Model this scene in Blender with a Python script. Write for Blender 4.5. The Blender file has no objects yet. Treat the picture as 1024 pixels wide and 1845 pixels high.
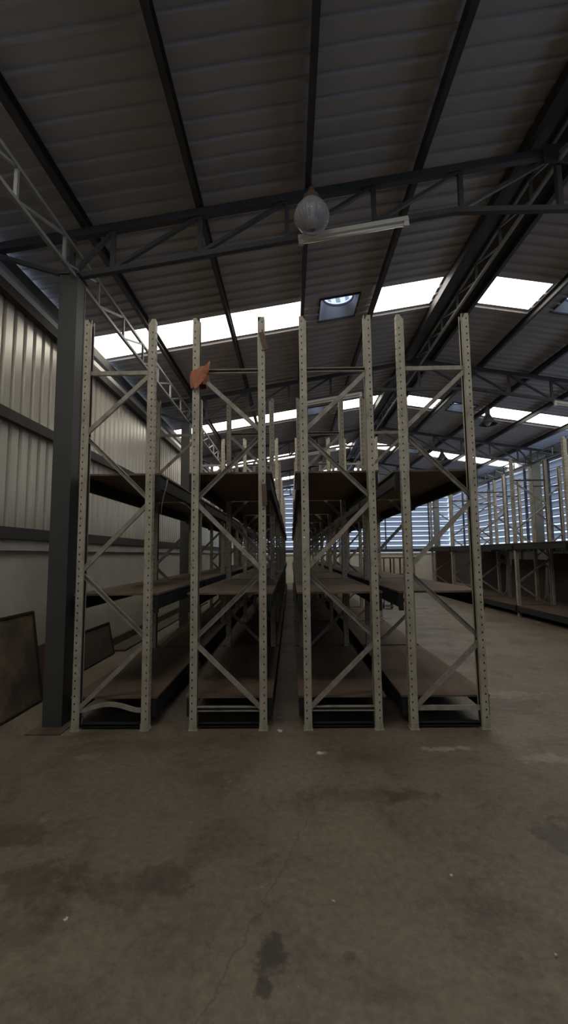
import bpy, bmesh, math, random
from mathutils import Vector, Matrix, noise

random.seed(7)
scene = bpy.context.scene
COL = scene.collection

# ------------------------------------------------------------------ helpers
class MB:
    """collects shapes in world coordinates, links them as ONE mesh object"""
    def __init__(self):
        self.v, self.f, self.sm = [], [], []
    def add(self, vs, fs, smooth=False):
        n = len(self.v)
        self.v += [tuple(p) for p in vs]
        self.f += [tuple(i + n for i in f) for f in fs]
        self.sm += [smooth] * len(fs)
    def box(self, x0, x1, y0, y1, z0, z1):
        self.add([(x0,y0,z0),(x1,y0,z0),(x1,y1,z0),(x0,y1,z0),(x0,y0,z1),(x1,y0,z1),(x1,y1,z1),(x0,y1,z1)],
                 [(0,3,2,1),(4,5,6,7),(0,1,5,4),(1,2,6,5),(2,3,7,6),(3,0,4,7)])
    def prism(self, p, q, prof, up=(0,0,1)):
        """sweep a closed 2-D profile (side, up) from p to q"""
        p, q = Vector(p), Vector(q)
        d = (q - p).normalized(); u = Vector(up)
        s = d.cross(u)
        if s.length < 1e-6: s = d.cross(Vector((1,0,0)))
        s.normalize(); u = s.cross(d).normalized()
        n = len(prof)
        vs = [p + s*a + u*b for a, b in prof] + [q + s*a + u*b for a, b in prof]
        fs = [(i, (i+1) % n, n + (i+1) % n, n + i) for i in range(n)]
        fs += [tuple(range(n))[::-1], tuple(range(n, 2*n))]
        self.add(vs, fs)
    def bar(self, p, q, w, h, up=(0,0,1)):
        self.prism(p, q, [(-w/2,-h/2),(w/2,-h/2),(w/2,h/2),(-w/2,h/2)], up)
    def chan(self, p, q, w, h, t, up=(0,0,1), flip=1):
        """U channel: web of width w, legs of length h, open towards +up*flip"""
        pr = [(-w/2,-h/2),(w/2,-h/2),(w/2,h/2),(w/2-t,h/2),(w/2-t,-h/2+t),(-w/2+t,-h/2+t),(-w/2+t,h/2),(-w/2,h/2)]
        if flip < 0: pr = [(a,-b) for a, b in pr][::-1]
        self.prism(p, q, pr, up)
    def tube(self, pts, r, n=10):
        pts = [Vector(p) for p in pts]; rings = []
        for i, p in enumerate(pts):
            d = (pts[min(i+1,len(pts)-1)] - pts[max(i-1,0)]).normalized()
            a = d.orthogonal().normalized() if i == 0 else (rings[-1][1] - d*rings[-1][1].dot(d)).normalized()
            b = d.cross(a); rings.append((p, a, b))
        vs, fs = [], []
        for p, a, b in rings:
            vs += [p + (a*math.cos(2*math.pi*k/n) + b*math.sin(2*math.pi*k/n))*r for k in range(n)]
        for i in range(len(pts)-1):
            for k in range(n):
                fs.append((i*n+k, i*n+(k+1)%n, (i+1)*n+(k+1)%n, (i+1)*n+k))
        fs += [tuple(range(n))[::-1], tuple(range((len(pts)-1)*n, len(pts)*n))]
        self.add(vs, fs, True)
    def lathe(self, c, prof, n=40, flute=0.0, m=0):
        vs, fs = [], []
        for r, z in prof:
            for k in range(n):
                a = 2*math.pi*k/n; rr = r*(1 + flute*math.cos(m*a))
                vs.append((c[0]+rr*math.cos(a), c[1]+rr*math.sin(a), c[2]+z))
        for i in range(len(prof)-1):
            for k in range(n):
                fs.append((i*n+k, i*n+(k+1)%n, (i+1)*n+(k+1)%n, (i+1)*n+k))
        self.add(vs, fs, True)
    def mesh(self, name, mat, origin=(0,0,0)):
        me = bpy.data.meshes.new(name); o = Vector(origin)
        me.from_pydata([Vector(p) - o for p in self.v], [], self.f)
        me.polygons.foreach_set('use_smooth', self.sm)
        if mat: me.materials.append(mat)
        bm = bmesh.new(); bm.from_mesh(me); bmesh.ops.recalc_face_normals(bm, faces=bm.faces); bm.to_mesh(me); bm.free()
        me.update(); return me
    def build(self, name, mat, parent=None, origin=None):
        org = origin if origin is not None else (world(parent) if parent else (0,0,0))
        o = bpy.data.objects.new(name, self.mesh(name, mat, org)); COL.objects.link(o)
        if parent: o.parent = parent
        if origin is not None: o.location = Vector(origin) - (world(parent) if parent else Vector((0,0,0)))
        return o

def world(o):
    v = Vector((0,0,0))
    while o: v += Vector(o.location); o = o.parent
    return v
def link(name, me, loc, parent):
    o = bpy.data.objects.new(name, me); COL.objects.link(o); o.parent = parent; o.location = loc; return o
def tag(o, label, cat, group=None, kind=None):
    o['label'] = label; o['category'] = cat
    if group: o['group'] = group
    if kind: o['kind'] = kind
    return o
def thing(name, label, cat, loc, group=None):
    o = bpy.data.objects.new(name, None); COL.objects.link(o); o.location = loc; o.empty_display_size = .1
    return tag(o, label, cat, group)
def struct(name, mb, mat, parent=None):
    o = mb.build(name, mat, parent)
    if not parent: o['kind'] = 'structure'
    return o

# ------------------------------------------------------------------ materials
def material(name, col, rough=.6, metal=0.0, col2=None, scale=6.0, detail=5, lo=.35, hi=.65, bump=0.0, bscale=40, stretch=(1,1,1), coord='Object'):
    m = bpy.data.materials.new(name); m.use_nodes = True
    nt = m.node_tree; b = nt.nodes['Principled BSDF']
    b.inputs['Roughness'].default_value = rough; b.inputs['Metallic'].default_value = metal
    b.inputs['Base Color'].default_value = (*col, 1)
    tc = nt.nodes.new('ShaderNodeTexCoord'); mp = nt.nodes.new('ShaderNodeMapping')
    mp.inputs['Scale'].default_value = stretch
    nt.links.new(tc.outputs[coord], mp.inputs['Vector'])
    if col2:
        no = nt.nodes.new('ShaderNodeTexNoise'); no.inputs['Scale'].default_value = scale; no.inputs['Detail'].default_value = detail
        no.inputs['Roughness'].default_value = .65
        cr = nt.nodes.new('ShaderNodeValToRGB')
        cr.color_ramp.elements[0].position = lo; cr.color_ramp.elements[0].color = (*col, 1)
        cr.color_ramp.elements[1].position = hi; cr.color_ramp.elements[1].color = (*col2, 1)
        nt.links.new(mp.outputs['Vector'], no.inputs['Vector']); nt.links.new(no.outputs['Fac'], cr.inputs['Fac'])
        nt.links.new(cr.outputs['Color'], b.inputs['Base Color'])
    if bump:
        n2 = nt.nodes.new('ShaderNodeTexNoise'); n2.inputs['Scale'].default_value = bscale; n2.inputs['Detail'].default_value = 4
        bp = nt.nodes.new('ShaderNodeBump'); bp.inputs['Strength'].default_value = bump; bp.inputs['Distance'].default_value = .01
        nt.links.new(mp.outputs['Vector'], n2.inputs['Vector']); nt.links.new(n2.outputs['Fac'], bp.inputs['Height'])
        nt.links.new(bp.outputs['Normal'], b.inputs['Normal'])
    return m

def emitter(name, col, strength):
    m = bpy.data.materials.new(name); m.use_nodes = True
    b = m.node_tree.nodes['Principled BSDF']
    b.inputs['Base Color'].default_value = (.8,.8,.78,1); b.inputs['Roughness'].default_value = .4
    b.inputs['Emission Color'].default_value = (*col, 1); b.inputs['Emission Strength'].default_value = strength
    return m

def floor_material():
    m = bpy.data.materials.new('worn_concrete'); m.use_nodes = True
    nt = m.node_tree; N = nt.nodes; L = nt.links; b = N['Principled BSDF']
    tc = N.new('ShaderNodeTexCoord')
    def noise_n(scale, detail, rough=.6, dist=0):
        n = N.new('ShaderNodeTexNoise'); n.inputs['Scale'].default_value = scale; n.inputs['Detail'].default_value = detail
        n.inputs['Roughness'].default_value = rough; n.inputs['Distortion'].default_value = dist
        L.new(tc.outputs['Object'], n.inputs['Vector']); return n
    def ramp(src, p0, c0, p1, c1):
        r = N.new('ShaderNodeValToRGB'); e = r.color_ramp.elements
        e[0].position = p0; e[0].color = c0; e[1].position = p1; e[1].color = c1
        L.new(src, r.inputs['Fac']); return r
    def mix(fac, a, c, mode='MIX'):
        x = N.new('ShaderNodeMix'); x.data_type = 'RGBA'; x.blend_type = mode
        if isinstance(fac, float): x.inputs[0].default_value = fac
        else: L.new(fac, x.inputs[0])
        for v, i in ((a, 6), (c, 7)):
            if isinstance(v, tuple): x.inputs[i].default_value = v
            else: L.new(v, x.inputs[i])
        return x.outputs[2]
    base = ramp(noise_n(.55, 8, .62).outputs['Fac'], .32, (.155,.124,.084,1), .70, (.25,.206,.147,1)).outputs['Color']
    dark = ramp(noise_n(1.6, 9, .72, .5).outputs['Fac'], .50, (0,0,0,1), .68, (1,1,1,1)).outputs['Color']
    c = mix(dark, base, (.10,.08,.058,1))
    pale = ramp(noise_n(3.1, 9, .72, .8).outputs['Fac'], .62, (0,0,0,1), .76, (1,1,1,1)).outputs['Color']
    c = mix(pale, c, (.36,.31,.24,1))
    fine = ramp(noise_n(22, 8, .75).outputs['Fac'], .3, (.62,.62,.62,1), .7, (1.2,1.2,1.2,1)).outputs['Color']
    c = mix(1.0, c, fine, 'MULTIPLY')
    speck = ramp(noise_n(75, 2, .5).outputs['Fac'], .76, (0,0,0,1), .80, (1,1,1,1)).outputs['Color']
    c = mix(speck, c, (.42,.39,.33,1))
    # oil stains with a shape of their own
    wob = noise_n(9, 5, .65)
    sep = N.new('ShaderNodeSeparateXYZ'); L.new(tc.outputs['Object'], sep.inputs[0])
    def math_n(op, a, bb=None):
        x = N.new('ShaderNodeMath'); x.operation = op
        for v, i in ((a,0),(bb,1)):
            if v is None: continue
            if isinstance(v, (int,float)): x.inputs[i].default_value = v
            else: L.new(v, x.inputs[i])
        return x.outputs[0]
    for sx, sy, rx, ry, amt in ((-.095,1.85,.065,.10,.9), (-.12,1.73,.035,.055,.8), (1.5,2.55,.22,.22,.6), (-1.25,2.25,.25,.16,.5), (-.62,2.25,.16,.14,.45), (-1.6,2.6,.3,.14,.4), (.21,1.86,.03,.025,.5), (.75,3.0,.2,.10,.4),
                                (.45,3.0,.5,.12,.35), (-.75,2.2,.3,.13,.3)):
        dx = math_n('DIVIDE', math_n('SUBTRACT', sep.outputs[0], sx), rx); dy = math_n('DIVIDE', math_n('SUBTRACT', sep.outputs[1], sy), ry)
        d = math_n('SQRT', math_n('ADD', math_n('MULTIPLY', dx, dx), math_n('MULTIPLY', dy, dy)))
        d = math_n('ADD', d, math_n('MULTIPLY', math_n('SUBTRACT', wob.outputs['Fac'], .5), 3.0))
        s = ramp(d, .55, (amt,amt,amt,1), 1.0, (0,0,0,1)).outputs['Color']
        c = mix(s, c, (.045,.036,.028,1))
    for sx, sy, rx, ry, amt in ((1.22,3.68,.20,.05,.55), (.22,3.6,.05,.03,.5), (-1.62,3.55,.12,.05,.3), (1.95,3.5,.25,.10,.4), (2.3,5.0,.5,.15,.35)):
        dx = math_n('DIVIDE', math_n('SUBTRACT', sep.outputs[0], sx), rx); dy = math_n('DIVIDE', math_n('SUBTRACT', sep.outputs[1], sy), ry)
        d = math_n('SQRT', math_n('ADD', math_n('MULTIPLY', dx, dx), math_n('MULTIPLY', dy, dy)))
        d = math_n('ADD', d, math_n('MULTIPLY', math_n('SUBTRACT', wob.outputs['Fac'], .5), 4.0))
        c = mix(ramp(d, .45, (amt,amt,amt,1), 1.0, (0,0,0,1)).outputs['Color'], c, (.42,.37,.29,1))
    # hairline crack running towards the camera
    cr_ = math_n('ABSOLUTE', math_n('SUBTRACT', math_n('SUBTRACT', sep.outputs[0], math_n('MULTIPLY', math_n('SUBTRACT', sep.outputs[1], 1.6), .36)), math_n('ADD', -.33, math_n('MULTIPLY', math_n('SUBTRACT', wob.outputs['Fac'], .5), .12))))
    lim = math_n('LESS_THAN', sep.outputs[1], 2.9)
    ck = math_n('MULTIPLY', ramp(cr_, .002, (.55,.55,.55,1), .006, (0,0,0,1)).outputs['Color'], lim)
    c = mix(ck, c, (.06,.05,.04,1))
    L.new(c, b.inputs['Base Color'])
    rr = ramp(noise_n(2.2, 6).outputs['Fac'], .3, (.42,.42,.42,1), .7, (.75,.75,.75,1))
    L.new(rr.outputs['Color'], b.inputs['Roughness'])
    bp = N.new('ShaderNodeBump'); bp.inputs['Strength'].default_value = .15; bp.inputs['Distance'].default_value = .01
    L.new(noise_n(34, 5).outputs['Fac'], bp.inputs['Height']); L.new(bp.outputs['Normal'], b.inputs['Normal'])
    return m

M = {}
M['floor'] = floor_material()
M['plaster'] = material('aged_plaster', (.54,.50,.41), .85, col2=(.64,.60,.50), scale=1.6, bump=.1)
M['ledge'] = material('cream_ledge_paint', (.56,.54,.48), .7, col2=(.46,.44,.38), scale=4)
M['wallsheet'] = material('pale_wall_sheet', (.66,.62,.52), .34, .35, col2=(.55,.515,.43), scale=1.5, stretch=(1,3,.3))
M['roofsheet'] = material('grey_roof_sheet', (.42,.41,.415), .5, col2=(.355,.345,.345), scale=1.2)
M['truss'] = material('dark_grey_steel_paint', (.036,.037,.04), .55, col2=(.05,.05,.052), scale=5)
M['purlin'] = material('brown_grey_purlin_steel', (.05,.047,.044), .6, col2=(.035,.033,.032), scale=3)
M['lattice'] = material('pale_grey_lattice_steel', (.30,.30,.29), .5, col2=(.20,.20,.20), scale=4)
M['column'] = material('blue_grey_column_paint', (.072,.073,.07), .6, col2=(.058,.06,.058), scale=2.5)
M['rail'] = material('dark_wall_rail_steel', (.06,.054,.048), .75, col2=(.04,.036,.032), scale=3)
M['post'] = material('cream_upright_paint', (.52,.475,.365), .5, col2=(.26,.235,.16), scale=11, lo=.40, hi=.78, stretch=(1,1,.5))
M['inside'] = material('shade_dark_inside_uprights', (.07,.063,.052), .8)  # dark colour stands in for shade inside posts and channels
M['darkwall'] = material('shade_dark_masonry', (.08,.07,.06), .85, col2=(.055,.05,.042), scale=1.5)  # wall darkened to stand in for shade behind the right-hand racks
M['brace'] = material('cream_brace_paint', (.43,.40,.33), .5, col2=(.25,.225,.175), scale=9)
M['beam'] = material('charcoal_beam_paint', (.024,.025,.027), .75, col2=(.017,.018,.019), scale=4)
M['board'] = material('brown_shelf_plywood', (.185,.13,.085), .75, col2=(.13,.09,.06), scale=2.2, stretch=(2.5,.5,1))
M['oldboard'] = material('stained_plywood', (.22,.155,.09), .75, col2=(.085,.07,.055), scale=2.6, lo=.35, hi=.62)
M['oldboard2'] = material('dark_plywood', (.115,.085,.06), .8, col2=(.08,.06,.045), scale=2.4)
M['redboard'] = material('reddish_plywood', (.14,.075,.05), .8, col2=(.10,.06,.045), scale=2.0)
M['edge'] = material('dark_board_edging', (.035,.028,.022), .8)
M['wood'] = material('brown_timber', (.13,.085,.055), .7, col2=(.11,.075,.05), scale=9, stretch=(4,4,.6))
M['rag'] = material('faded_orange_cloth', (.50,.20,.12), .9, col2=(.38,.14,.085), scale=12)
M['white'] = material('off_white_enamel', (.62,.60,.52), .4)
M['tube'] = material('frosted_tube_glass', (.68,.67,.60), .25)
M['vent'] = material('white_vent_liner', (.62,.65,.72), .5)
M['black'] = material('black_rubber', (.02,.02,.02), .6)
M['louver'] = material('white_louvre_blade', (.60,.63,.70), .45)
lm = M['louver']; nt_ = lm.node_tree; tr_ = nt_.nodes.new('ShaderNodeBsdfTranslucent'); tr_.inputs['Color'].default_value = (.55,.60,.70,1)
mx_ = nt_.nodes.new('ShaderNodeMixShader'); mx_.inputs[0].default_value = .06
nt_.links.new(nt_.nodes['Principled BSDF'].outputs[0], mx_.inputs[1]); nt_.links.new(tr_.outputs[0], mx_.inputs[2])
nt_.links.new(mx_.outputs[0], nt_.nodes['Material Output'].inputs['Surface'])
M['eave'] = material('louvre_lit_eave_tint', (.58,.62,.70), .5)  # pale blue stands in for louvre light on roof edge and fascia
M['rightcolumn'] = material('green_grey_column_paint', (.17,.17,.14), .5, col2=(.14,.14,.115), scale=2.5)
M['darksheet'] = material('shade_dark_sheet', (.06,.048,.038), .8, col2=(.04,.034,.028), scale=2.0)  # dark colour stands in for shade between the rack shelves
M['mullion'] = material('dark_louvre_frame', (.06,.065,.08), .5)
M['brownmetal'] = material('brown_lamp_housing', (.16,.10,.06), .5)
M['litter'] = material('scrap_paper', (.60,.56,.46), .9)
M['wire'] = material('grey_cable_sheath', (.22,.21,.20), .5)
M['skylight'] = emitter('sunlit_fibreglass_sheet', (1.0,.95,.87), 14.0)
g = bpy.data.materials.new('ribbed_clear_acrylic'); g.use_nodes = True
gb = g.node_tree.nodes['Principled BSDF']; gb.inputs['Base Color'].default_value = (.85,.85,.9,1); gb.inputs['Roughness'].default_value = .12
gb.inputs['Transmission Weight'].default_value = .75; gb.inputs['IOR'].default_value = 1.3; M['glass'] = g

# ------------------------------------------------------------------ the building's measures (metres)
XL, XR_W = -3.1, 8.65            # wall planes
RX, RZ, SL = 2.77, 5.83, .161    # ridge and roof slope
Y0, Y1 = -7.0, 24.0
TRUSS_Y = [4.18, 9.08, 13.98, 18.9, 23.6]
SKY_Y = [1.43, 6.43, 11.5, 16.55, 21.5]; SKY_W = .70
CLX, CRX = -2.19, 7.76           # column lines
def rz(x): return RZ - SL*abs(x - RX)

# ------------------------------------------------------------------ floor
mb = MB(); mb.box(-3.4, 9.0, Y0-4, Y1+.3, -.12, 0); struct('floor', mb, M['floor'])

# ------------------------------------------------------------------ ceiling: ribbed sheets with openings for skylights and vents
def rib_profile(ya, yb, pitch=.19):
    """points (y, dz) of a trapezoid rib sheet seen from below"""
    pts = [(ya, 0)]; k = math.ceil(ya/pitch)
    while k*pitch < yb - .05:
        c = k*pitch
        if c - .03 > ya: pts += [(c-.024,0),(c-.012,.03),(c+.012,.03),(c+.024,0)]
        k += 1
    pts.append((yb, 0)); return pts
def roof_strip(mb, xa, xb, ya, yb):
    pr = rib_profile(ya, yb); vs, fs = [], []
    for y, dz in pr: vs += [(xa, y, rz(xa)-dz), (xb, y, rz(xb)-dz)]
    for i in range(len(pr)-1): fs.append((2*i, 2*i+1, 2*i+3, 2*i+2))
    mb.add(vs, fs)
    # the sheet's upper skin
    vs = [(xa,ya,rz(xa)+.05),(xb,ya,rz(xb)+.05),(xb,yb,rz(xb)+.05),(xa,yb,rz(xa)+.05)]
    mb.add(vs, [(0,1,2,3)])
XE0, XE1 = -3.45, 9.0
LEFT_OPEN = [(-3.12, .20), (1.39, 2.40)]; RIGHT_OPEN = [(3.14, 4.06), (5.27, 8.67)]
VL, VR = (.50, 1.12), (4.42, 5.04); VDY = .02
mb = MB()
edges = [Y0-.4]
for y in SKY_Y: edges += [y, y+SKY_W]
edges.append(Y1+.3)
for i in range(len(edges)-1):
    ya, yb = edges[i], edges[i+1]
    if i % 2 == 0:
        roof_strip(mb, XE0, RX, ya, yb); roof_strip(mb, RX, XE1, ya, yb)
    else:
        for xa, xb in ((XE0,-3.12),(.20,VL[0]),(VL[1],1.39),(2.40,RX),(RX,3.14),(4.06,VR[0]),(VR[1],5.27),(8.67,XE1)): roof_strip(mb, xa, xb, ya, yb)
        for v in (VL, VR):
            if ya < 5: roof_strip(mb, v[0], v[1], ya, yb); continue
            roof_strip(mb, v[0], v[1], ya, ya+VDY); roof_strip(mb, v[0], v[1], yb-VDY, yb)
ceil = struct('ceiling', mb, M['roofsheet'])
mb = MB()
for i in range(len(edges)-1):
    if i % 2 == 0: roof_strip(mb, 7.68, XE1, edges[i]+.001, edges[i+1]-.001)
mb.v = [(a, b, c-.004) for a, b, c in mb.v]; mb.build('lit_eave_strip', M['eave'], ceil)  # overlay strip, louvre light on the roof put into its colour

n = 0
for y in SKY_Y:
    for xa, xb in LEFT_OPEN + RIGHT_OPEN:
        n += 1; mb = MB()
        vs = [(x, yy, rz(x)+dz) for dz in (0, .02) for yy in (y, y+SKY_W) for x in (xa, xb)]
        mb.add(vs, [(0,1,3,2),(4,6,7,5),(0,4,5,1),(1,5,7,3),(3,7,6,2),(2,6,4,0)])
        struct('window_%d' % n, mb, M['skylight'])

# roof ventilators: square flared liners with a round throat
def vent(x0, x1, y0, label):
    y1 = y0 + SKY_W - VDY; y0 += VDY; xc, yc = (x0+x1)/2, (y0+y1)/2
    t = thing('roof_vent', label, 'vent', (xc, yc, rz(xc)), 'roof vents between the skylights')
    mb = MB(); N = 48; r = .25; zt = rz(xc)+.17
    sq, ci = [], []
    for k in range(N):
        a = 2*math.pi*(k+.5)/N; c, s = math.cos(a), math.sin(a); f = 1/max(abs(c), abs(s))
        X = xc + c*f*(x1-x0)/2; Y = yc + s*f*(y1-y0)/2
        sq.append((X, Y, rz(X))); ci.append((xc+r*c, yc+r*s, zt))
    mb.add(sq+ci, [(k, (k+1)%N, N+(k+1)%N, N+k) for k in range(N)])
    mb.build('flared_liner', M['vent'], t)
    m2 = MB()
    m2.lathe((xc,yc,zt), [(r-.012,0),(r-.012,.03),(r+.02,.03),(r+.02,0),(r-.012,0)], N); m2.build('throat_ring', M['truss'], t)
    m4 = MB()
    for k in range(10):
        a = 2*math.pi*k/10
        m4.add([(xc+r*math.cos(a), yc+r*math.sin(a), zt+.06), (xc+r*math.cos(a+.3), yc+r*math.sin(a+.3), zt+.06),
                (xc+(r+.05)*math.cos(a+.5), yc+(r+.05)*math.sin(a+.5), zt+.40), (xc+(r+.05)*math.cos(a+.25), yc+(r+.05)*math.sin(a+.25), zt+.40)], [(0,1,2,3)])
    m4.lathe((xc,yc,zt), [(.06,.50),(.05,.52),(.01,.53)], 28)
    for k in range(3): m4.bar((xc,yc,zt+.5),(xc+(r+.05)*math.cos(k*2.1),yc+(r+.05)*math.sin(k*2.1),zt+.40),.02,.01)
    m4.build('turbine_blade', M['vent'], t)
    m3 = MB(); w = .025
    for a, b_ in (((x0,y0),(x1,y0)),((x1,y0),(x1,y1)),((x1,y1),(x0,y1)),((x0,y1),(x0,y0))):
        m3.bar((*a, rz(a[0])-.012), (*b_, rz(b_[0])-.012), w, .024)
    m3.build('liner_frame', M['purlin'], t)
ordn = ['nearest visible row of skylights', 'second visible row of skylights', 'third visible row of skylights', 'farthest row of skylights']
for y, o in zip(SKY_Y[1:], ordn):
    vent(VL[0], VL[1], y, 'white square flared roof vent left of the ridge in the ' + o)
    vent(VR[0], VR[1], y, 'white square flared roof vent right of the ridge in the ' + o)

# ------------------------------------------------------------------ walls
def corrugated(mb, x, ya, yb, z0, z1, d, axis='y', pitch=.19):
    pr = []; k = math.ceil((ya+.06)/pitch)
    pr.append((ya,0))
    while k*pitch < yb-.06:
        c = k*pitch; pr += [(c-.036,0),(c-.022,d),(c+.022,d),(c+.036,0)]; k += 1
    pr.append((yb,0)); vs, fs = [], []
    for yy, dd in pr:
        vs += [(x+dd,yy,z0),(x+dd,yy,z1)] if axis == 'y' else [(yy,x+dd,z0),(yy,x+dd,z1)]
    for i in range(len(pr)-1): fs.append((2*i,2*i+2,2*i+3,2*i+1))
    mb.add(vs, fs)
mb = MB(); mb.box(XL-.2, XL, Y0, Y1, 0, 1.62); wl = struct('wall_left', mb, M['plaster'])
mb = MB(); mb.box(XL-.15, XL+.05, Y0, Y1, 1.62, 1.74); mb.build('ledge', M['ledge'], wl)
mb = MB(); corrugated(mb, XL-.02, Y0, Y1, 1.72, 4.60, -.035); corrugated(mb, XL-.05, Y0, Y1, 1.72, 4.60, -.035); mb.build('metal_cladding', M['wallsheet'], wl)
mb = MB(); mb.box(XL+.0, XL+.06, Y0, Y1, 4.50, 4.60); mb.build('fascia', M['ledge'], wl)
# wall rails (steel girts)
def girt(n, x, z, s, h=.11, d=.07, ya=Y0, yb=Y1):
    mb = MB(); mb.chan((x,ya,z),(x,yb,z), d, h, .006, up=(0,0,1), flip=1)
    mb.box(x-.004+s*d/2, x+.004+s*d/2, ya, yb, z-h/2, z+h/2)
    struct('trim_%d' % n, mb, M['rail'])
girt(1, XL+.04, 1.81, 1, .13); girt(2, XL+.04, 3.09, 1, .12); girt(3, XL+.05, 4.44, 1, .12)
girt(4, XL+.02, rz(XL)-.14, 1, .14)

# louvred walls: right and back
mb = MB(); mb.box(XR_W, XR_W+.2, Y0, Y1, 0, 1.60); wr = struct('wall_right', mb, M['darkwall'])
mb = MB(); mb.box(XR_W-.05, XR_W+.15, Y0, Y1, 1.60, 1.70); mb.build('ledge', M['darkwall'], wr)  # ledge given the same painted shade as the wall
mb = MB(); mb.box(XR_W-.02, XR_W+.02, Y0, Y1, 4.52, 4.90); mb.build('fascia', M['eave'], wr)
mb = MB(); mb.box(XL-.2, XR_W+.2, Y1, Y1+.2, 0, 1.55); wb = struct('wall_back', mb, M['plaster'])
mb = MB(); mb.box(XL, XR_W, Y1-.04, Y1+.15, 1.50, 1.58); mb.build('ledge', M['ledge'], wb)
mb = MB(); mb.box(XL, XR_W, Y1-.06, Y1, 1.60, 1.74); mb.build('sill_rail', M['rail'], wb)
def blade(mb, along, a0, a1, fixed, z, out):
    """one sloping blade: outer edge low, inner edge high"""
    w, hgt, t = .21, .155, .006
    for dz in (0,):
        pts = [(0,hgt),(w*.35,hgt*.62),(w*.7,hgt*.3),(w,0),(w,-.025)]
        for (u0,h0),(u1,h1) in zip(pts, pts[1:]):
            q = []
            for a in (a0, a1):
                for u, h in ((u0,h0),(u1,h1)):
                    for tt in (0, t):
                        q.append((fixed+out*(u-.02)+0, a, z+h+tt) if along == 'y' else (a, fixed+out*(u-.02), z+h+tt))
            mb.add(q, [(0,2,6,4),(1,5,7,3),(0,1,3,2),(4,6,7,5),(2,3,7,6),(0,4,5,1)])
wn = n
yy = 1.98
bays = []
yb = -3.0
while yb < Y1 - .2: bays.append((yb, min(yb+1.47, Y1))); yb += 1.47
for a0, a1 in bays:
    wn += 1; f = MB()
    f.box(XR_W-.06, XR_W+.02, a0-.03, a0+.03, 1.68, 4.75); f.box(XR_W-.04, XR_W+.02, a0, a1, 1.70, 1.75); f.box(XR_W-.04, XR_W+.02, a0, a1, 4.58, 4.66)
    w = struct('window_%d' % wn, f, M['mullion'])
    b = MB(); z = 1.72
    while z < 4.60: blade(b, 'y', a0, a1, XR_W+.02, z, 1); z += .262
    b.build('louvre_blades', M['louver'], w)
xb = XL
while xb < XR_W - .2:
    x2 = min(xb+1.18, XR_W); wn += 1; f = MB()
    f.box(xb-.03, xb+.03, Y1-.06, Y1+.02, 1.70, rz(xb)); f.box(xb, x2, Y1-.04, Y1+.02, 1.72, 1.77)
    w = struct('window_%d' % wn, f, M['mullion']); b = MB(); z = 1.76
    while z < max(rz(xb), rz(x2)) - .1: blade(b, 'x', xb, x2, Y1+.02, z, 1); z += .262
    b.build('louvre_blades', M['louver'], w); xb = x2
# unseen wall behind the camera: closed shutter, opening above added for sky light
mb = MB(); mb.box(XL-.2, -2.4, Y0-.2, Y0, 0, 5.6); mb.box(7.9, XR_W+.2, Y0-.2, Y0, 0, 5.6); mb.box(-2.4, 7.9, Y0-.2, Y0, 3.6, 3.75); mb.box(-2.4, 7.9, Y0-.2, Y0, 5.4, 5.9)
struct('wall_front', mb, M['plaster'])
mb = MB(); corrugated(mb, Y0-.1, -2.4, 7.9, 0, 3.6, .03, axis='x'); mb.box(-2.4,7.9,Y0-.16,Y0-.13,0,3.6); struct('door_1', mb, M['rail'])
mb = MB(); mb.box(XL-.1, XL, Y0, Y0+.1, 1.6, 4.8); 
# right wall in front of the louvred bays
mb = MB(); mb.box(XR_W, XR_W+.1, Y0, -3.0, 1.6, 4.9); mb.build('cladding', M['wallsheet'], wr)

# ------------------------------------------------------------------ purlins
PX = [(-2.07,'over the left column line'), (-.90,'second from the left columns'), (.22,'left of the vents'), (1.36,'right of the vents, left of the ridge'),
      (2.46,'just left of the ridge'), (3.08,'just right of the ridge'), (4.10,'next right of the ridge pair'), (5.24,'right of the far vents'),
      (6.42,'last inside the right columns'), (7.60,'over the right column line')]
for x, where in PX:
    mb = MB(); z = rz(x)-.10
    mb.chan((x,Y0,z),(x,Y1,z), .13, .055, .005, up=(1 if x < RX else -1,0,0), flip=1)
    for yy in TRUSS_Y: mb.box(x-.03, x+.03, yy-.03, yy+.03, z-.075, z-.06)
    o = mb.build('roof_purlin', M['purlin'], None, origin=(x,8,z))
    tag(o, 'dark steel roof purlin running lengthwise ' + where, 'purlin', 'roof purlins')
mb = MB()
for s in (-1,1): mb.add([(RX+s*.30,Y0,rz(RX+.30)-.03),(RX,Y0,RZ-.03),(RX,Y1,RZ-.03),(RX+s*.30,Y1,rz(RX+.30)-.03),(RX+s*.30,Y0,rz(RX+.30)-.045),(RX,Y0,RZ-.045),(RX,Y1,RZ-.045),(RX+s*.30,Y1,rz(RX+.30)-.045)],
    [(0,1,2,3),(4,5,6,7),(0,4,7,3),(1,2,6,5),(0,1,5,4),(3,2,6,7)])
struct('trim_5', mb, M['purlin'])

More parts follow.
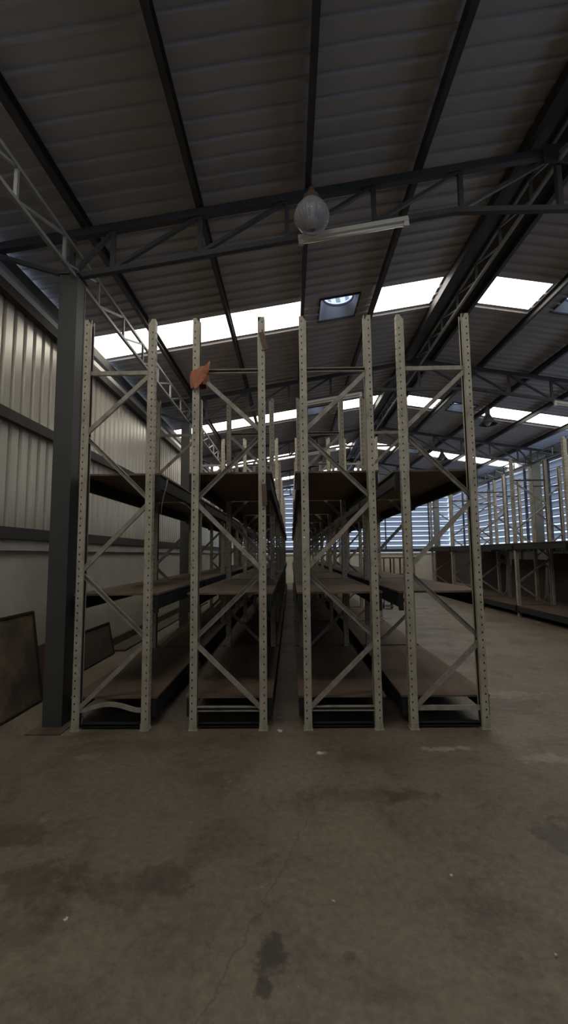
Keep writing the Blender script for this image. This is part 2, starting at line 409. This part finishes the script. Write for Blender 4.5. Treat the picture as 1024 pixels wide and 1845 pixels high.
# ------------------------------------------------------------------ roof trusses
def bz(x):
    d = abs(x - RX)
    return 5.0 if d < 1.07 else 5.0 - .163*(d - 1.07)
def tz(x): return rz(x) - .21
tlab = ['dark steel roof truss nearest the camera, above the ends of the four racks', 'dark steel roof truss second from the camera, behind the nearest skylights',
        'dark steel roof truss third from the camera, behind the second skylights', 'dark steel roof truss fourth from the camera, far down the hall', 'dark steel roof truss against the far louvred wall']
NODES = [2.66 - .887*i for i in range(1,6)] + [CLX]
for ty, lab in zip(TRUSS_Y, tlab):
    t = thing('roof_truss', lab, 'roof truss', (RX, ty, 5.0), 'roof trusses')
    mb = MB()
    mb.bar((XL+.02,ty,tz(XL)),(RX,ty,tz(RX)), .07,.08); mb.bar((RX,ty,tz(RX)),(XR_W-.02,ty,tz(XR_W)), .07,.08); mb.build('top_chord', M['truss'], t)
    mb = MB()
    for s in (-1,1):
        e = RX + s*(RX-CLX)
        mb.bar((e-s*.0,ty,bz(e)),(RX+s*1.07,ty,5.0), .055,.055)
    mb.bar((RX-1.07,ty,5.0),(RX+1.07,ty,5.0), .055,.055); mb.build('bottom_chord', M['truss'], t)
    mb = MB(); mb.bar((RX,ty,5.0),(RX,ty,tz(RX)), .05,.05, up=(0,1,0)); mb.box(RX-.16,RX+.16,ty-.05,ty-.04,tz(RX)-.16,tz(RX)+.05); mb.build('king_post', M['truss'], t)
    for s in (-1,1):
        prev = RX
        for i, xn in enumerate(NODES):
            x = xn if s < 0 else 2*RX - xn
            m1 = MB(); m1.bar((x,ty,bz(x)),(x,ty,tz(x)), .045,.045, up=(0,1,0)); m1.build('vertical_web', M['truss'], t)
            m1 = MB(); m1.bar((x,ty,bz(x)+.02),(prev,ty,tz(prev)-.03), .035,.04, up=(0,1,0)); m1.build('diagonal_web', M['truss'], t)
            prev = x
        m1 = MB(); e = XL+.06 if s < 0 else XR_W-.06
        m1.bar((CLX if s < 0 else CRX,ty,bz(CLX)),(e,ty,tz(e)-.04), .04,.04); m1.build('end_strut', M['truss'], t)

# lengthwise lattice girders (columns and ridge)
def lattice(x, zb, zt, label, y0=-6.8, mat='lattice', bc=.035):
    t = thing('lattice_girder', label, 'lattice girder', (x, y0, zb), 'lengthwise lattice girders')
    m1 = MB(); m1.bar((x,y0,zt),(x,Y1-.1,zt), .035,.035); m1.build('top_chord', M[mat], t)
    m1 = MB(); m1.bar((x,y0,zb),(x,Y1-.1,zb), bc,bc); m1.build('bottom_chord', M[mat], t)
    y = y0 + .35; k = 0
    while y + .74 < Y1 - .1:
        m1 = MB(); m1.bar((x,y,zb),(x,y,zt), .028,.028, up=(0,1,0)); m1.build('vertical_web', M[mat], t)
        m1 = MB(); m1.bar((x,y,zb),(x,y+.74,zt), .022,.022); m1.build('diagonal_web', M[mat], t)
        y += .74
lattice(CLX+.06, 4.34, 4.62, 'thin steel lattice girder along the left columns below the roof')
lattice(RX, 5.50, 5.76, 'thin steel lattice girder hanging along under the ridge')
lattice(CRX-.06, 4.34, 4.62, 'thin steel lattice girder along the right columns by the louvres', mat='truss', bc=.06)

# columns
def column(x, y, w, d, label, plate=True):
    t = thing('steel_column', label, 'column', (x, y, 0), 'steel columns')
    m1 = MB(); m1.box(x-w/2, x+w/2, y-d/2, y-d/2+.02, .012, 4.36); m1.box(x-w/2, x+w/2, y+d/2-.02, y+d/2, .012, 4.36)
    m1.box(x-w/2+.003, x+w/2-.003, y-d/2+.02, y+d/2-.02, .012, 4.36); m1.build('shaft', M['column'], t)
    m1 = MB(); m1.box(x-w/2-.06, x+w/2+.07, y-d/2-.16, y+d/2+.1, 0.0, .012); m1.build('base_plate', M['oldboard'], t)
    m1 = MB(); m1.box(x-w/2-.02, x+w/2+.02, y-d/2-.02, y+d/2+.02, 4.36, 4.375); m1.build('cap_plate', M['column'], t)
    return t
LEFTCOL = M['column']
where = ['at the front, left of the rack nearest the left wall', 'second down the left wall, behind the first rack bays', 'third down the left wall', 'fourth down the left wall', 'in the far left corner']
for y, w_ in zip(TRUSS_Y, where): column(CLX, y+.03, .18, .18, 'blue grey steel column ' + w_)
where = [None, None, 'behind the rack along the louvred right wall', 'farther along the louvred right wall', 'in the far right corner']
for y, w_ in zip(TRUSS_Y, where):
    if w_:
        M['column'] = M['rightcolumn']; column(CRX+.05, y, .25, .25, 'grey steel column ' + w_)

# ------------------------------------------------------------------ storage racks
PITCH = .0667; PH = 3.84
def upright_mesh(s):
    """perforated C upright; web on the outer side s, open to the inside"""
    m = MB(); w, d = .066, .074; x0, x1, yh = -w/2, w/2, d/2
    def strip(fn, u0, u1, holes):
        # a strip in (u,z), holes = list of u centres
        cuts = [u0] + [(a+b)/2 for a, b in zip(holes, holes[1:])] + [u1]
        nz = int(PH/PITCH)
        for ci, hu in enumerate(holes):
            ua, ub = cuts[ci], cuts[ci+1]
            for k in range(nz):
                za, zb = k*PITCH, (k+1)*PITCH if k < nz-1 else PH
                zc = (za+zb)/2 + (.0 if ci % 2 == 0 else PITCH*.18); hw, hh = .0055, .0082
                q = [(ua,za),(ub,za),(ub,zb),(ua,zb),(hu-hw,zc-hh),(hu+hw,zc-hh),(hu+hw,zc+hh),(hu-hw,zc+hh)]
                m.add([fn(*p) for p in q], [(0,1,5,4),(1,2,6,5),(2,3,7,6),(3,0,4,7)])
    wx = s*w/2
    strip(lambda u,z: (wx,u,z), -yh, yh, [-.018,.018])                       # web
    strip(lambda u,z: (u,-yh,z), x0, x1, [s*.010])                            # near flange
    strip(lambda u,z: (u, yh,z), x0, x1, [s*.010])                            # far flange
    for yv in (-1,1):
        m.add([(-wx,yv*yh,0),(-wx,yv*(yh-.018),0),(-wx,yv*(yh-.018),PH),(-wx,yv*yh,PH)], [(0,1,2,3)])
    me = bpy.data.meshes.new('upright'); me.from_pydata([Vector(p) for p in m.v], [], m.f)
    bm = bmesh.new(); bm.from_mesh(me); bmesh.ops.remove_doubles(bm, verts=bm.verts, dist=.0004); bmesh.ops.recalc_face_normals(bm, faces=bm.faces)
    bmesh.ops.solidify(bm, geom=bm.faces[:], thickness=.0025); 
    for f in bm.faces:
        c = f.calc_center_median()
        if abs(c.x) < w/2-.001 and abs(c.y) < d/2-.001: f.material_index = 1  # inner faces painted dark so the holes read as shaded
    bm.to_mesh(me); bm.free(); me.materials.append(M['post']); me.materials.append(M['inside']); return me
UP = {-1: upright_mesh(-1), 1: upright_mesh(1)}
mb = MB(); mb.box(-.042,.042,-.055,.055,0,.008); mb.box(-.036,.036,-.043,-.038,.008,.06); FOOT = mb.mesh('foot_plate', M['post'])
ZN = [.15, .77, 1.39, 2.05, 2.69, 3.30]
def brace_meshes(half, turn=1):
    out = {}
    for first in (-1, 1):
        lst = []
        for i in range(5):
            sa = first if i % 2 == 0 else -first
            m = MB(); yo = -.012 if i % 2 == 0 else .012
            m.chan((sa*(half-.004), yo, ZN[i]+.02), (-sa*(half-.004), yo, ZN[i+1]-.01), .04, .026, .004, up=(0,-1,0), flip=1 if i % 2 else -1)
            lst.append(m.mesh('diagonal_brace', M['brace']))
        out[first] = lst
    h = []
    for z in (.175, 3.31):
        m = MB(); m.chan((-half+.01,0,z),(half-.01,0,z), .04, .026, .004, up=(0,-1,0), flip=turn); 
        if turn == 1:            # open channel facing the hall: bright flanges, shade inside painted dark
            m = MB()
            for e in (-1, 1): m.box(-half+.01, half-.01, -.018, .018, z+e*.0165-.0035, z+e*.0165+.0035)
            m.box(-half+.01, half-.01, .012, .018, z-.014, z+.014)
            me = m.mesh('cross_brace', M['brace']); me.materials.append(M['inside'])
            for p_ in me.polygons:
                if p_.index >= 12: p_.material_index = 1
            h.append(me)
        else: h.append(m.mesh('cross_brace', M['brace']))
    out['h'] = h
    m = MB()
    P_ = [(-half+.01 + (2*half-.02)*k/16, -.004, .168 + .052*math.sin(math.pi*min(1,max(0,(k-1)/13)))**1.2) for k in range(17)]
    for a, b in zip(P_, P_[1:]): m.bar(a, b, .026, .036)
    out['bent'] = m.mesh('cross_brace', M['brace'])
    m = MB(); m.chan((-half+.02,.02,.035),(half-.02,.02,.035), .03,.05,.004, up=(0,-1,0)); out['tie'] = m.mesh('floor_tie', M['beam'])
    return out

def beam_mesh(L):
    m = MB(); m.prism((0,.06,0),(0,L-.06,0), [(-.021,-.13),(.021,-.13),(.021,-.03),(.012,-.022),(.012,0),(-.021,0)])
    for y in (.07, L-.07): m.box(-.020,.020,y-.02,y+.02,-.16,.012)
    return m.mesh('shelf_beam', M['beam'])
def beam_mesh_flip(L):
    m = MB(); m.prism((0,.06,0),(0,L-.06,0), [(.021,-.13),(-.021,-.13),(-.021,-.03),(-.012,-.022),(-.012,0),(.021,0)][::-1])
    for y in (.07, L-.07): m.box(-.020,.020,y-.02,y+.02,-.16,.012)
    return m.mesh('shelf_beam', M['beam'])

def rack(label, xl, xr, ys, first, levels, group, bent=False, seed=0, turn=1):
    xc = (xl+xr)/2; half = (xr-xl)/2
    t = thing('storage_rack', label, 'rack', (xc, ys[0], 0), group)
    BR = brace_meshes(half, turn)
    for j, y in enumerate(ys):
        dy = y - ys[0]
        for s in (-1, 1):
            u = link('upright', UP[s], (s*half, dy, 0), t)
            link('foot_plate', FOOT, (0,0,0), u)
        for me in BR[first]: link('diagonal_brace', me, (0,dy,0), t)
        link('cross_brace', BR['bent'] if (bent and j == 0) else BR['h'][0], (0,dy,0), t)
        link('cross_brace', BR['h'][1], (0,dy,0), t)
        link('floor_tie', BR['tie'], (0,dy,0), t)
    L = ys[1]-ys[0]; B1, B0 = beam_mesh(L), beam_mesh_flip(L)
    rnd = random.Random(seed); boards = []
    for v in range(3):
        m = MB(); hw = half+.085
        nb = 2; by0, by1 = .045, L-.045
        m.box(-hw, hw, by0, (by0+by1)/2-.002, 0, .018); m.box(-hw+.006*v, hw-.004*v, (by0+by1)/2+.002, by1, 0, .018)
        boards.append(m.mesh('shelf_board', M['board']))
    for j in range(len(ys)-1):
        dy = ys[j]-ys[0]
        for z in levels:
            link('shelf_beam', B1, (half+.056, dy, z-.019), t); link('shelf_beam', B0, (-half-.056, dy, z-.019), t)
            link('shelf_board', boards[rnd.randrange(3)], (rnd.uniform(-.006,.006), dy, z-.018), t)
    return t
LV = [.27, 1.20, 2.335]
YF = [4.09 + 2.235*k for k in range(8)]
GR = 'parallel racks in the middle of the hall'
rack('cream storage rack beside the left wall, its lowest front bar bent upward', -1.947, -1.323, YF, -1, LV, GR, True, 1, -1)
rack('cream storage rack left of the narrow dark aisle, an orange rag on its post', -.890, -.263, YF, 1, LV, GR, False, 2)
rack('cream storage rack right of the narrow dark aisle, under the glass lamp', .136, .761, YF, -1, LV, GR, False, 3)
rack('cream storage rack at the right end of the four, beside the open floor', 1.073, 1.699, YF, -1, LV, GR, False, 4, -1)
YR = [6.61 + 2.13*k for k in range(6)]
rack('long storage rack at far right facing the open floor, below the louvres', 5.50, 6.33, YR, 1, [.27, 1.76], 'racks along the right wall', False, 5)
YR2 = [5.5 + 2.13*k for k in range(6)]
rack('storage rack standing behind the right-hand rack, nearest the louvred wall', 6.52, 7.30, YR2, -1, [.27, 1.76], 'racks along the right wall', False, 6)

# low rack and things at the far end
t = thing('work_bench', 'low dark brown bench with many legs by the far wall', 'bench', (4.9, 22.6, 0))
m1 = MB(); m1.box(3.6,6.2,22.2,23.1,1.28,1.34); m1.build('bench_top', M['wood'], t)
for x in (3.65, 4.15, 4.65, 5.15, 5.65, 6.15):
    for y in (22.26, 23.04):
        m1 = MB(); m1.box(x-.035,x+.035,y-.035,y+.035,0,1.28); m1.build('leg', M['brownmetal'], t)
m1 = MB(); m1.box(3.6,6.2,22.24,22.28,.45,.52); m1.build('stretcher', M['wood'], t)

t = thing('hand_trolley', 'small black two-wheeled hand trolley on the floor behind the rightmost middle rack', 'trolley', (2.72,12.65,0))
m1 = MB(); m1.tube([(2.62,12.65,.12),(2.60,12.6,.55),(2.66,12.58,.62),(2.76,12.58,.62),(2.82,12.6,.55),(2.82,12.65,.12)], .012, 8); m1.build('handle', M['black'], t)
m1 = MB(); m1.box(2.60,2.84,12.45,12.68,.06,.075); m1.build('toe_plate', M['black'], t)
for x in (2.60,2.84):
    m1 = MB(); m1.prism((x-.02,12.70,.08),(x+.02,12.70,.08), [(.08*math.cos(2*math.pi*k/20),.08*math.sin(2*math.pi*k/20)) for k in range(20)]); m1.build('wheel', M['black'], t)
m1 = MB(); m1.bar((2.60,12.70,.08),(2.84,12.70,.08),.015,.015); m1.build('axle', M['black'], t)

# ------------------------------------------------------------------ boards leaning on the left wall
def leaning(name, label, y0, y1, xf, h, lean, mat, t=.02, edge=True, sag=0):
    o = thing(name, label, 'board', (xf, (y0+y1)/2, 0), 'boards leaning on the left wall')
    m1 = MB()
    def q(y, hh, off): return (xf - lean*hh/h - off, y, hh*math.sqrt(max(0,1-(lean/h)**2)))
    vs = [q(y0,0.004,0),q(y1,0.004,0),q(y1,h,0),q(y0,h-sag,0),q(y0,0.004,t),q(y1,0.004,t),q(y1,h,t),q(y0,h-sag,t)]
    m1.add(vs, [(0,1,2,3),(4,7,6,5),(0,4,5,1),(1,5,6,2),(2,6,7,3),(3,7,4,0)]); m1.build('panel', mat, o)
    if edge:
        m2 = MB(); w = .022
        for a, b in ((q(y0,h-sag,-.002),q(y1,h,-.002)),(q(y1,h,-.002),q(y1,.02,-.002)),(q(y0,.02,-.002),q(y1,.02,-.002))): m2.bar(a, b, w, w)
        m2.build('edging', M['edge'], o)
    return o
leaning('leaning_board', 'big brown stained board with dark edging leaning at the far left', 3.4, 4.86, -2.70, .96, .14, M['oldboard'])
leaning('leaning_board', 'low plain reddish brown board leaning behind the front column', 4.55, 5.88, -2.80, .56, .10, M['redboard'], edge=False, sag=.03)
leaning('leaning_board', 'dark brown edged board leaning behind the leftmost rack', 5.9, 7.12, -2.83, .50, .10, M['oldboard2'])
m1 = MB(); m1.box(-3.02,-2.72,7.3,14.5,0,.03); m1.box(-3.06,-3.02,7.3,14.5,0,.16); o = m1.build('plank', M['oldboard2'], None, origin=(-2.9,11,0))
tag(o, 'long brown plank lying on the floor along the foot of the left wall', 'plank')
# sheets inside the right-hand racks, the dark ones coloured to deepen the shade
for i, (y0, y1, h, mat, lab) in enumerate(((7.75,9.65,1.30,'darksheet','sheet darkened to stand in for shade in the back rack at the right picture edge'), (9.9,11.7,1.22,'darksheet','sheet darkened to stand in for shade in the back rack behind the nearest full post at right'),
                                 (12.05,13.85,1.05,'oldboard2','shorter brown sheet standing in the middle of the rack by the louvred wall'), (14.2,15.95,1.28,'darksheet','tall sheet darkened to stand in for shade at the far end of the back rack'))):
    m1 = MB(); a = .12
    m1.add([(6.75,y0,.275),(6.75,y1,.275),(6.75+a,y1,.275+h),(6.75+a,y0,.275+h),(6.77,y0,.275),(6.77,y1,.275),(6.77+a,y1,.275+h),(6.77+a,y0,.275+h)],
           [(0,1,2,3),(4,7,6,5),(0,4,5,1),(1,5,6,2),(2,6,7,3),(3,7,4,0)])
    o = m1.build('plywood_sheet', M[mat], None, origin=(6.75,(y0+y1)/2,.275)); tag(o, lab, 'board', 'sheets in the right-hand racks')
m1 = MB(); m1.box(5.7,6.3,17.45,17.50,0,1.62); o = m1.build('plywood_sheet', M['redboard'], None, origin=(6,17.47,0)); tag(o, 'upright dark reddish board closing the far end of the right-hand rack', 'board')

# ------------------------------------------------------------------ lamps
def tube_light(x, y, L, label, slope=1):
    zc = bz(x) - .085
    dx = L/2; z0, z1 = bz(x-dx)-.075, bz(x+dx)-.075
    t = thing('tube_light', label, 'tube light', (x, y, zc), 'tube lights under the trusses')
    d = Vector((2*dx,0,z1-z0)).normalized()
    a, b = Vector((x-dx,y,z0)), Vector((x+dx,y,z1))
    m1 = MB(); m1.prism(a, b, [(-.03,.0),(.03,.0),(.024,.05),(-.024,.05)]); m1.build('housing', M['white'], t)
    dn = Vector((0,-.012,-.032))
    m1 = MB(); m1.tube([a+d*.05+dn, b-d*.05+dn], .016, 14); m1.build('tube', M['tube'], t)
    for p in (a+d*.025, b-d*.025):
        m1 = MB(); m1.bar(p+Vector((0,-.008,.0)), p+Vector((0,-.012,-.055)), .03,.05, up=(1,0,0)); m1.build('lamp_holder', M['white'], t)
tube_light(.665, 4.12, 1.10, 'cream tube light hanging under the nearest truss, right of the glass lamp')
tube_light(.94, 9.04, 1.2, 'cream tube light under the second truss, seen between the middle racks')
tube_light(6.15, 9.04, 1.2, 'cream tube light under the second truss at the right edge')
tube_light(.9, 13.94, 1.2, 'cream tube light under the third truss above the middle racks')

def bell(x, y, z, r, h, glass, label, ztop):
    t = thing('bell_lamp', label, 'hanging lamp', (x, y, z), 'hanging bell lamps')
    if glass:
        pr = [(.04,h),(.06,h*.97),(r*.62,h*.78),(r*.88,h*.55),(r,h*.30),(r*.98,h*.12),(r*.86,.0),(r*.6,-.045),(r*.2,-.06)]
        m1 = MB(); m1.lathe((x,y,z), pr, 96, .018, 24); pr2 = [(max(.005,a-.006),b) for a,b in pr]
        m1.lathe((x,y,z), pr2[::-1], 96, .018, 24); m1.build('ribbed_glass_shade', M['glass'], t)
        m1 = MB(); m1.lathe((x,y,z+h-.09), [(.0,.19),(.03,.19),(.034,.15),(.07,.11),(.098,.02),(.10,-.03),(.05,-.05)], 32); m1.build('housing', M['brownmetal'], t)
        m1 = MB(); m1.tube([(x,y,z+h-.05),(x,y,z+h*.3)], .018, 12); m1.lathe((x,y,z+h*.3-.12), [(.005,0),(.04,.03),(.05,.08),(.02,.13)], 20); m1.build('bulb', M['tube'], t)
    else:
        m1 = MB(); m1.lathe((x,y,z), [(.035,h),(.06,h*.9),(r*.6,h*.45),(r,.0),(r*.985,.0),(r*.58,h*.43),(.05,h*.87)], 40); m1.build('cone_shade', M['truss'], t)
        m1 = MB(); m1.lathe((x,y,z), [(.06,h*.6),(.075,h*.3),(.07,.03),(.03,-.02),(.003,-.025)], 28); m1.build('bulb', M['white'], t)
        m1 = MB(); m1.lathe((x,y,z+h-.01), [(.05,0),(.05,.1),(.02,.13),(.003,.13)], 20); m1.build('housing', M['truss'], t)
    m1 = MB(); zz = z+h+.09
    m1.tube([(x,y,zz),(x+.018,y,zz+.03),(x,y,min(zz+.06,ztop)),(x,y,ztop)], .006, 8); m1.build('hook', M['truss'], t)
bell(.235, 3.88, 4.655, .167, .26, True, 'ribbed clear glass bell lamp hanging from the nearest truss', rz(.235)-.14)
bell(4.15, 9.03, 4.20, .18, .22, False, 'dark cone lamp hanging from the second truss before the bright skylight', bz(4.15))
bell(4.88, 13.93, 4.52, .18, .22, False, 'dark cone lamp hanging from the third truss, farther back', bz(4.88))

# ------------------------------------------------------------------ small things on the racks and floor
# orange rag tied round the second rack's left front post
m1 = MB(); cx, cy = -.868, 4.09; rows, N = 9, 26; vs, fs = [], []
for i in range(rows):
    u = i/(rows-1)
    for k in range(N):
        a = 2*math.pi*k/N; c, s = math.cos(a), math.sin(a)
        f = 1/max(abs(c)/.058, abs(s)/.052)
        wr_ = noise.noise(Vector((c*2.2, s*2.2, u*3.0)))*.028 + noise.noise(Vector((c*5, s*5, u*6)))*.012
        f = f + .01 + wr_*math.sin(math.pi*u) + (.035*max(0,c)*math.sin(math.pi*u))
        z = 3.15 + .175*u + .035*c*(1 if i else .8) + .012*noise.noise(Vector((c*3, s*3, 9)))
        vs.append((cx+f*c, cy+f*s, z))
for i in range(rows-1):
    for k in range(N): fs.append((i*N+k, i*N+(k+1)%N, (i+1)*N+(k+1)%N, (i+1)*N+k))
m1.add(vs, fs, True)
m1.add([(-.83,4.02,3.30),(-.76,4.00,3.27),(-.745,4.01,3.38),(-.755,4.015,3.385),(-.79,3.99,3.31),(-.83,4.03,3.25),(-.765,4.03,3.26)], [(0,4,3),(4,1,2),(4,2,3),(0,5,1),(5,6,1),(0,1,4)], True)
m1.add([(-.90,4.02,3.16),(-.86,4.00,3.13),(-.80,4.00,3.20),(-.83,4.015,3.23),(-.89,4.005,3.11)], [(0,4,1),(0,1,3),(1,2,3)], True)
o = m1.build('rag', M['rag'], None, origin=(cx,cy,3.15)); tag(o, 'crumpled orange rag tied round a rack post left of the aisle', 'rag')
m1 = MB(); m1.bar((-.262,4.03,3.67),(-.215,4.025,3.49), .05,.014, up=(0,-1,0)); o = m1.build('wooden_strip', M['wood'], None, origin=(-.24,4.03,3.49)); tag(o, 'short tilted brown wooden strip near the top of a rack post', 'wooden strip', 'wooden strips on the post')
m1 = MB(); m1.bar((-.243,4.035,2.20),(-.238,4.035,2.0), .045,.018, up=(0,-1,0)); o = m1.build('wooden_strip', M['wood'], None, origin=(-.24,4.03,2.0)); tag(o, 'upright brown wooden strip on the same post at top shelf height', 'wooden strip', 'wooden strips on the post')
m1 = MB(); m1.tube([(-1.20,4.24,2.29),(-1.215,4.235,2.20),(-1.235,4.23,2.12),(-1.25,4.23,2.04),(-1.255,4.23,1.95)], .006, 8)
o = m1.build('cable', M['wire'], None, origin=(-1.2,4.24,2.0)); tag(o, 'short grey cable dangling from the top beam of the leftmost rack', 'cable')
def scrap(x, y, r, label, sd):
    rd = random.Random(sd); k = 7; m1 = MB(); top, bot = [], []
    for i in range(k):
        a = 2*math.pi*i/k; rr = r*rd.uniform(.5,1.1); top.append((x+rr*math.cos(a), y+rr*.7*math.sin(a), .006+rd.uniform(0,.008))); bot.append((top[-1][0], top[-1][1], 0))
    m1.add(top+bot, [tuple(range(k))]+[tuple(range(k,2*k))[::-1]]+[(i,(i+1)%k,k+(i+1)%k,k+i) for i in range(k)])
    o = m1.build('paper_scrap', M['litter'], None, origin=(x,y,0)); tag(o, label, 'litter', 'litter on the floor')
scrap(-.114, 4.03, .03, 'pale paper scrap on the floor at the mouth of the dark aisle', 1)
scrap(.21, 3.59, .032, 'small pale scrap on the floor in front of the rack under the glass lamp', 2)
scrap(.75, 2.28, .012, 'tiny pale crumb on the open floor lower right', 3)
scrap(-.98, 2.02, .011, 'tiny pale crumb on the floor lower left, near a dark stain', 5)
scrap(.17, 2.12, .010, 'tiny pale crumb on the floor near the middle, above a dark oil stain', 6)
scrap(1.0, 1.86, .010, 'tiny pale crumb on the floor at the bottom right', 7)
scrap(5.42, 9.9, .05, 'pale scrap lying at the foot of the right-hand rack', 4)

# ------------------------------------------------------------------ camera
cam = bpy.data.cameras.new('camera'); co = bpy.data.objects.new('camera', cam); COL.objects.link(co)
R = Vector((0.9998217, 0.0157335, -0.0104432)); U = Vector((0.0118971, -0.0953423, 0.9953735)); F = Vector((-0.014665, 0.9953202, 0.0955125))
mat = Matrix((R, U, -F)).transposed().to_4x4(); mat.translation = Vector((0,0,1.55)); co.matrix_world = mat
cam.sensor_fit = 'VERTICAL'; cam.sensor_height = 36; cam.sensor_width = 36*1024/1845; cam.lens = 36*792.2/1845; cam.clip_start = .05; cam.clip_end = 200
scene.camera = co

# ------------------------------------------------------------------ light: sky outside, coming in by louvres, eave gap and the added rear opening
w = bpy.data.worlds.new('sky'); scene.world = w; w.use_nodes = True
bg = w.node_tree.nodes['Background']; bg.inputs['Color'].default_value = (.62,.76,1.0,1); bg.inputs['Strength'].default_value = 2.6
vs_ = scene.view_settings
vs_.view_transform = 'Standard'; vs_.look = 'None'; vs_.gamma = 1; vs_.use_curve_mapping = False; vs_.exposure = -1.0
scene.cycles.max_bounces = 8; scene.cycles.diffuse_bounces = 4; scene.cycles.use_denoising = True
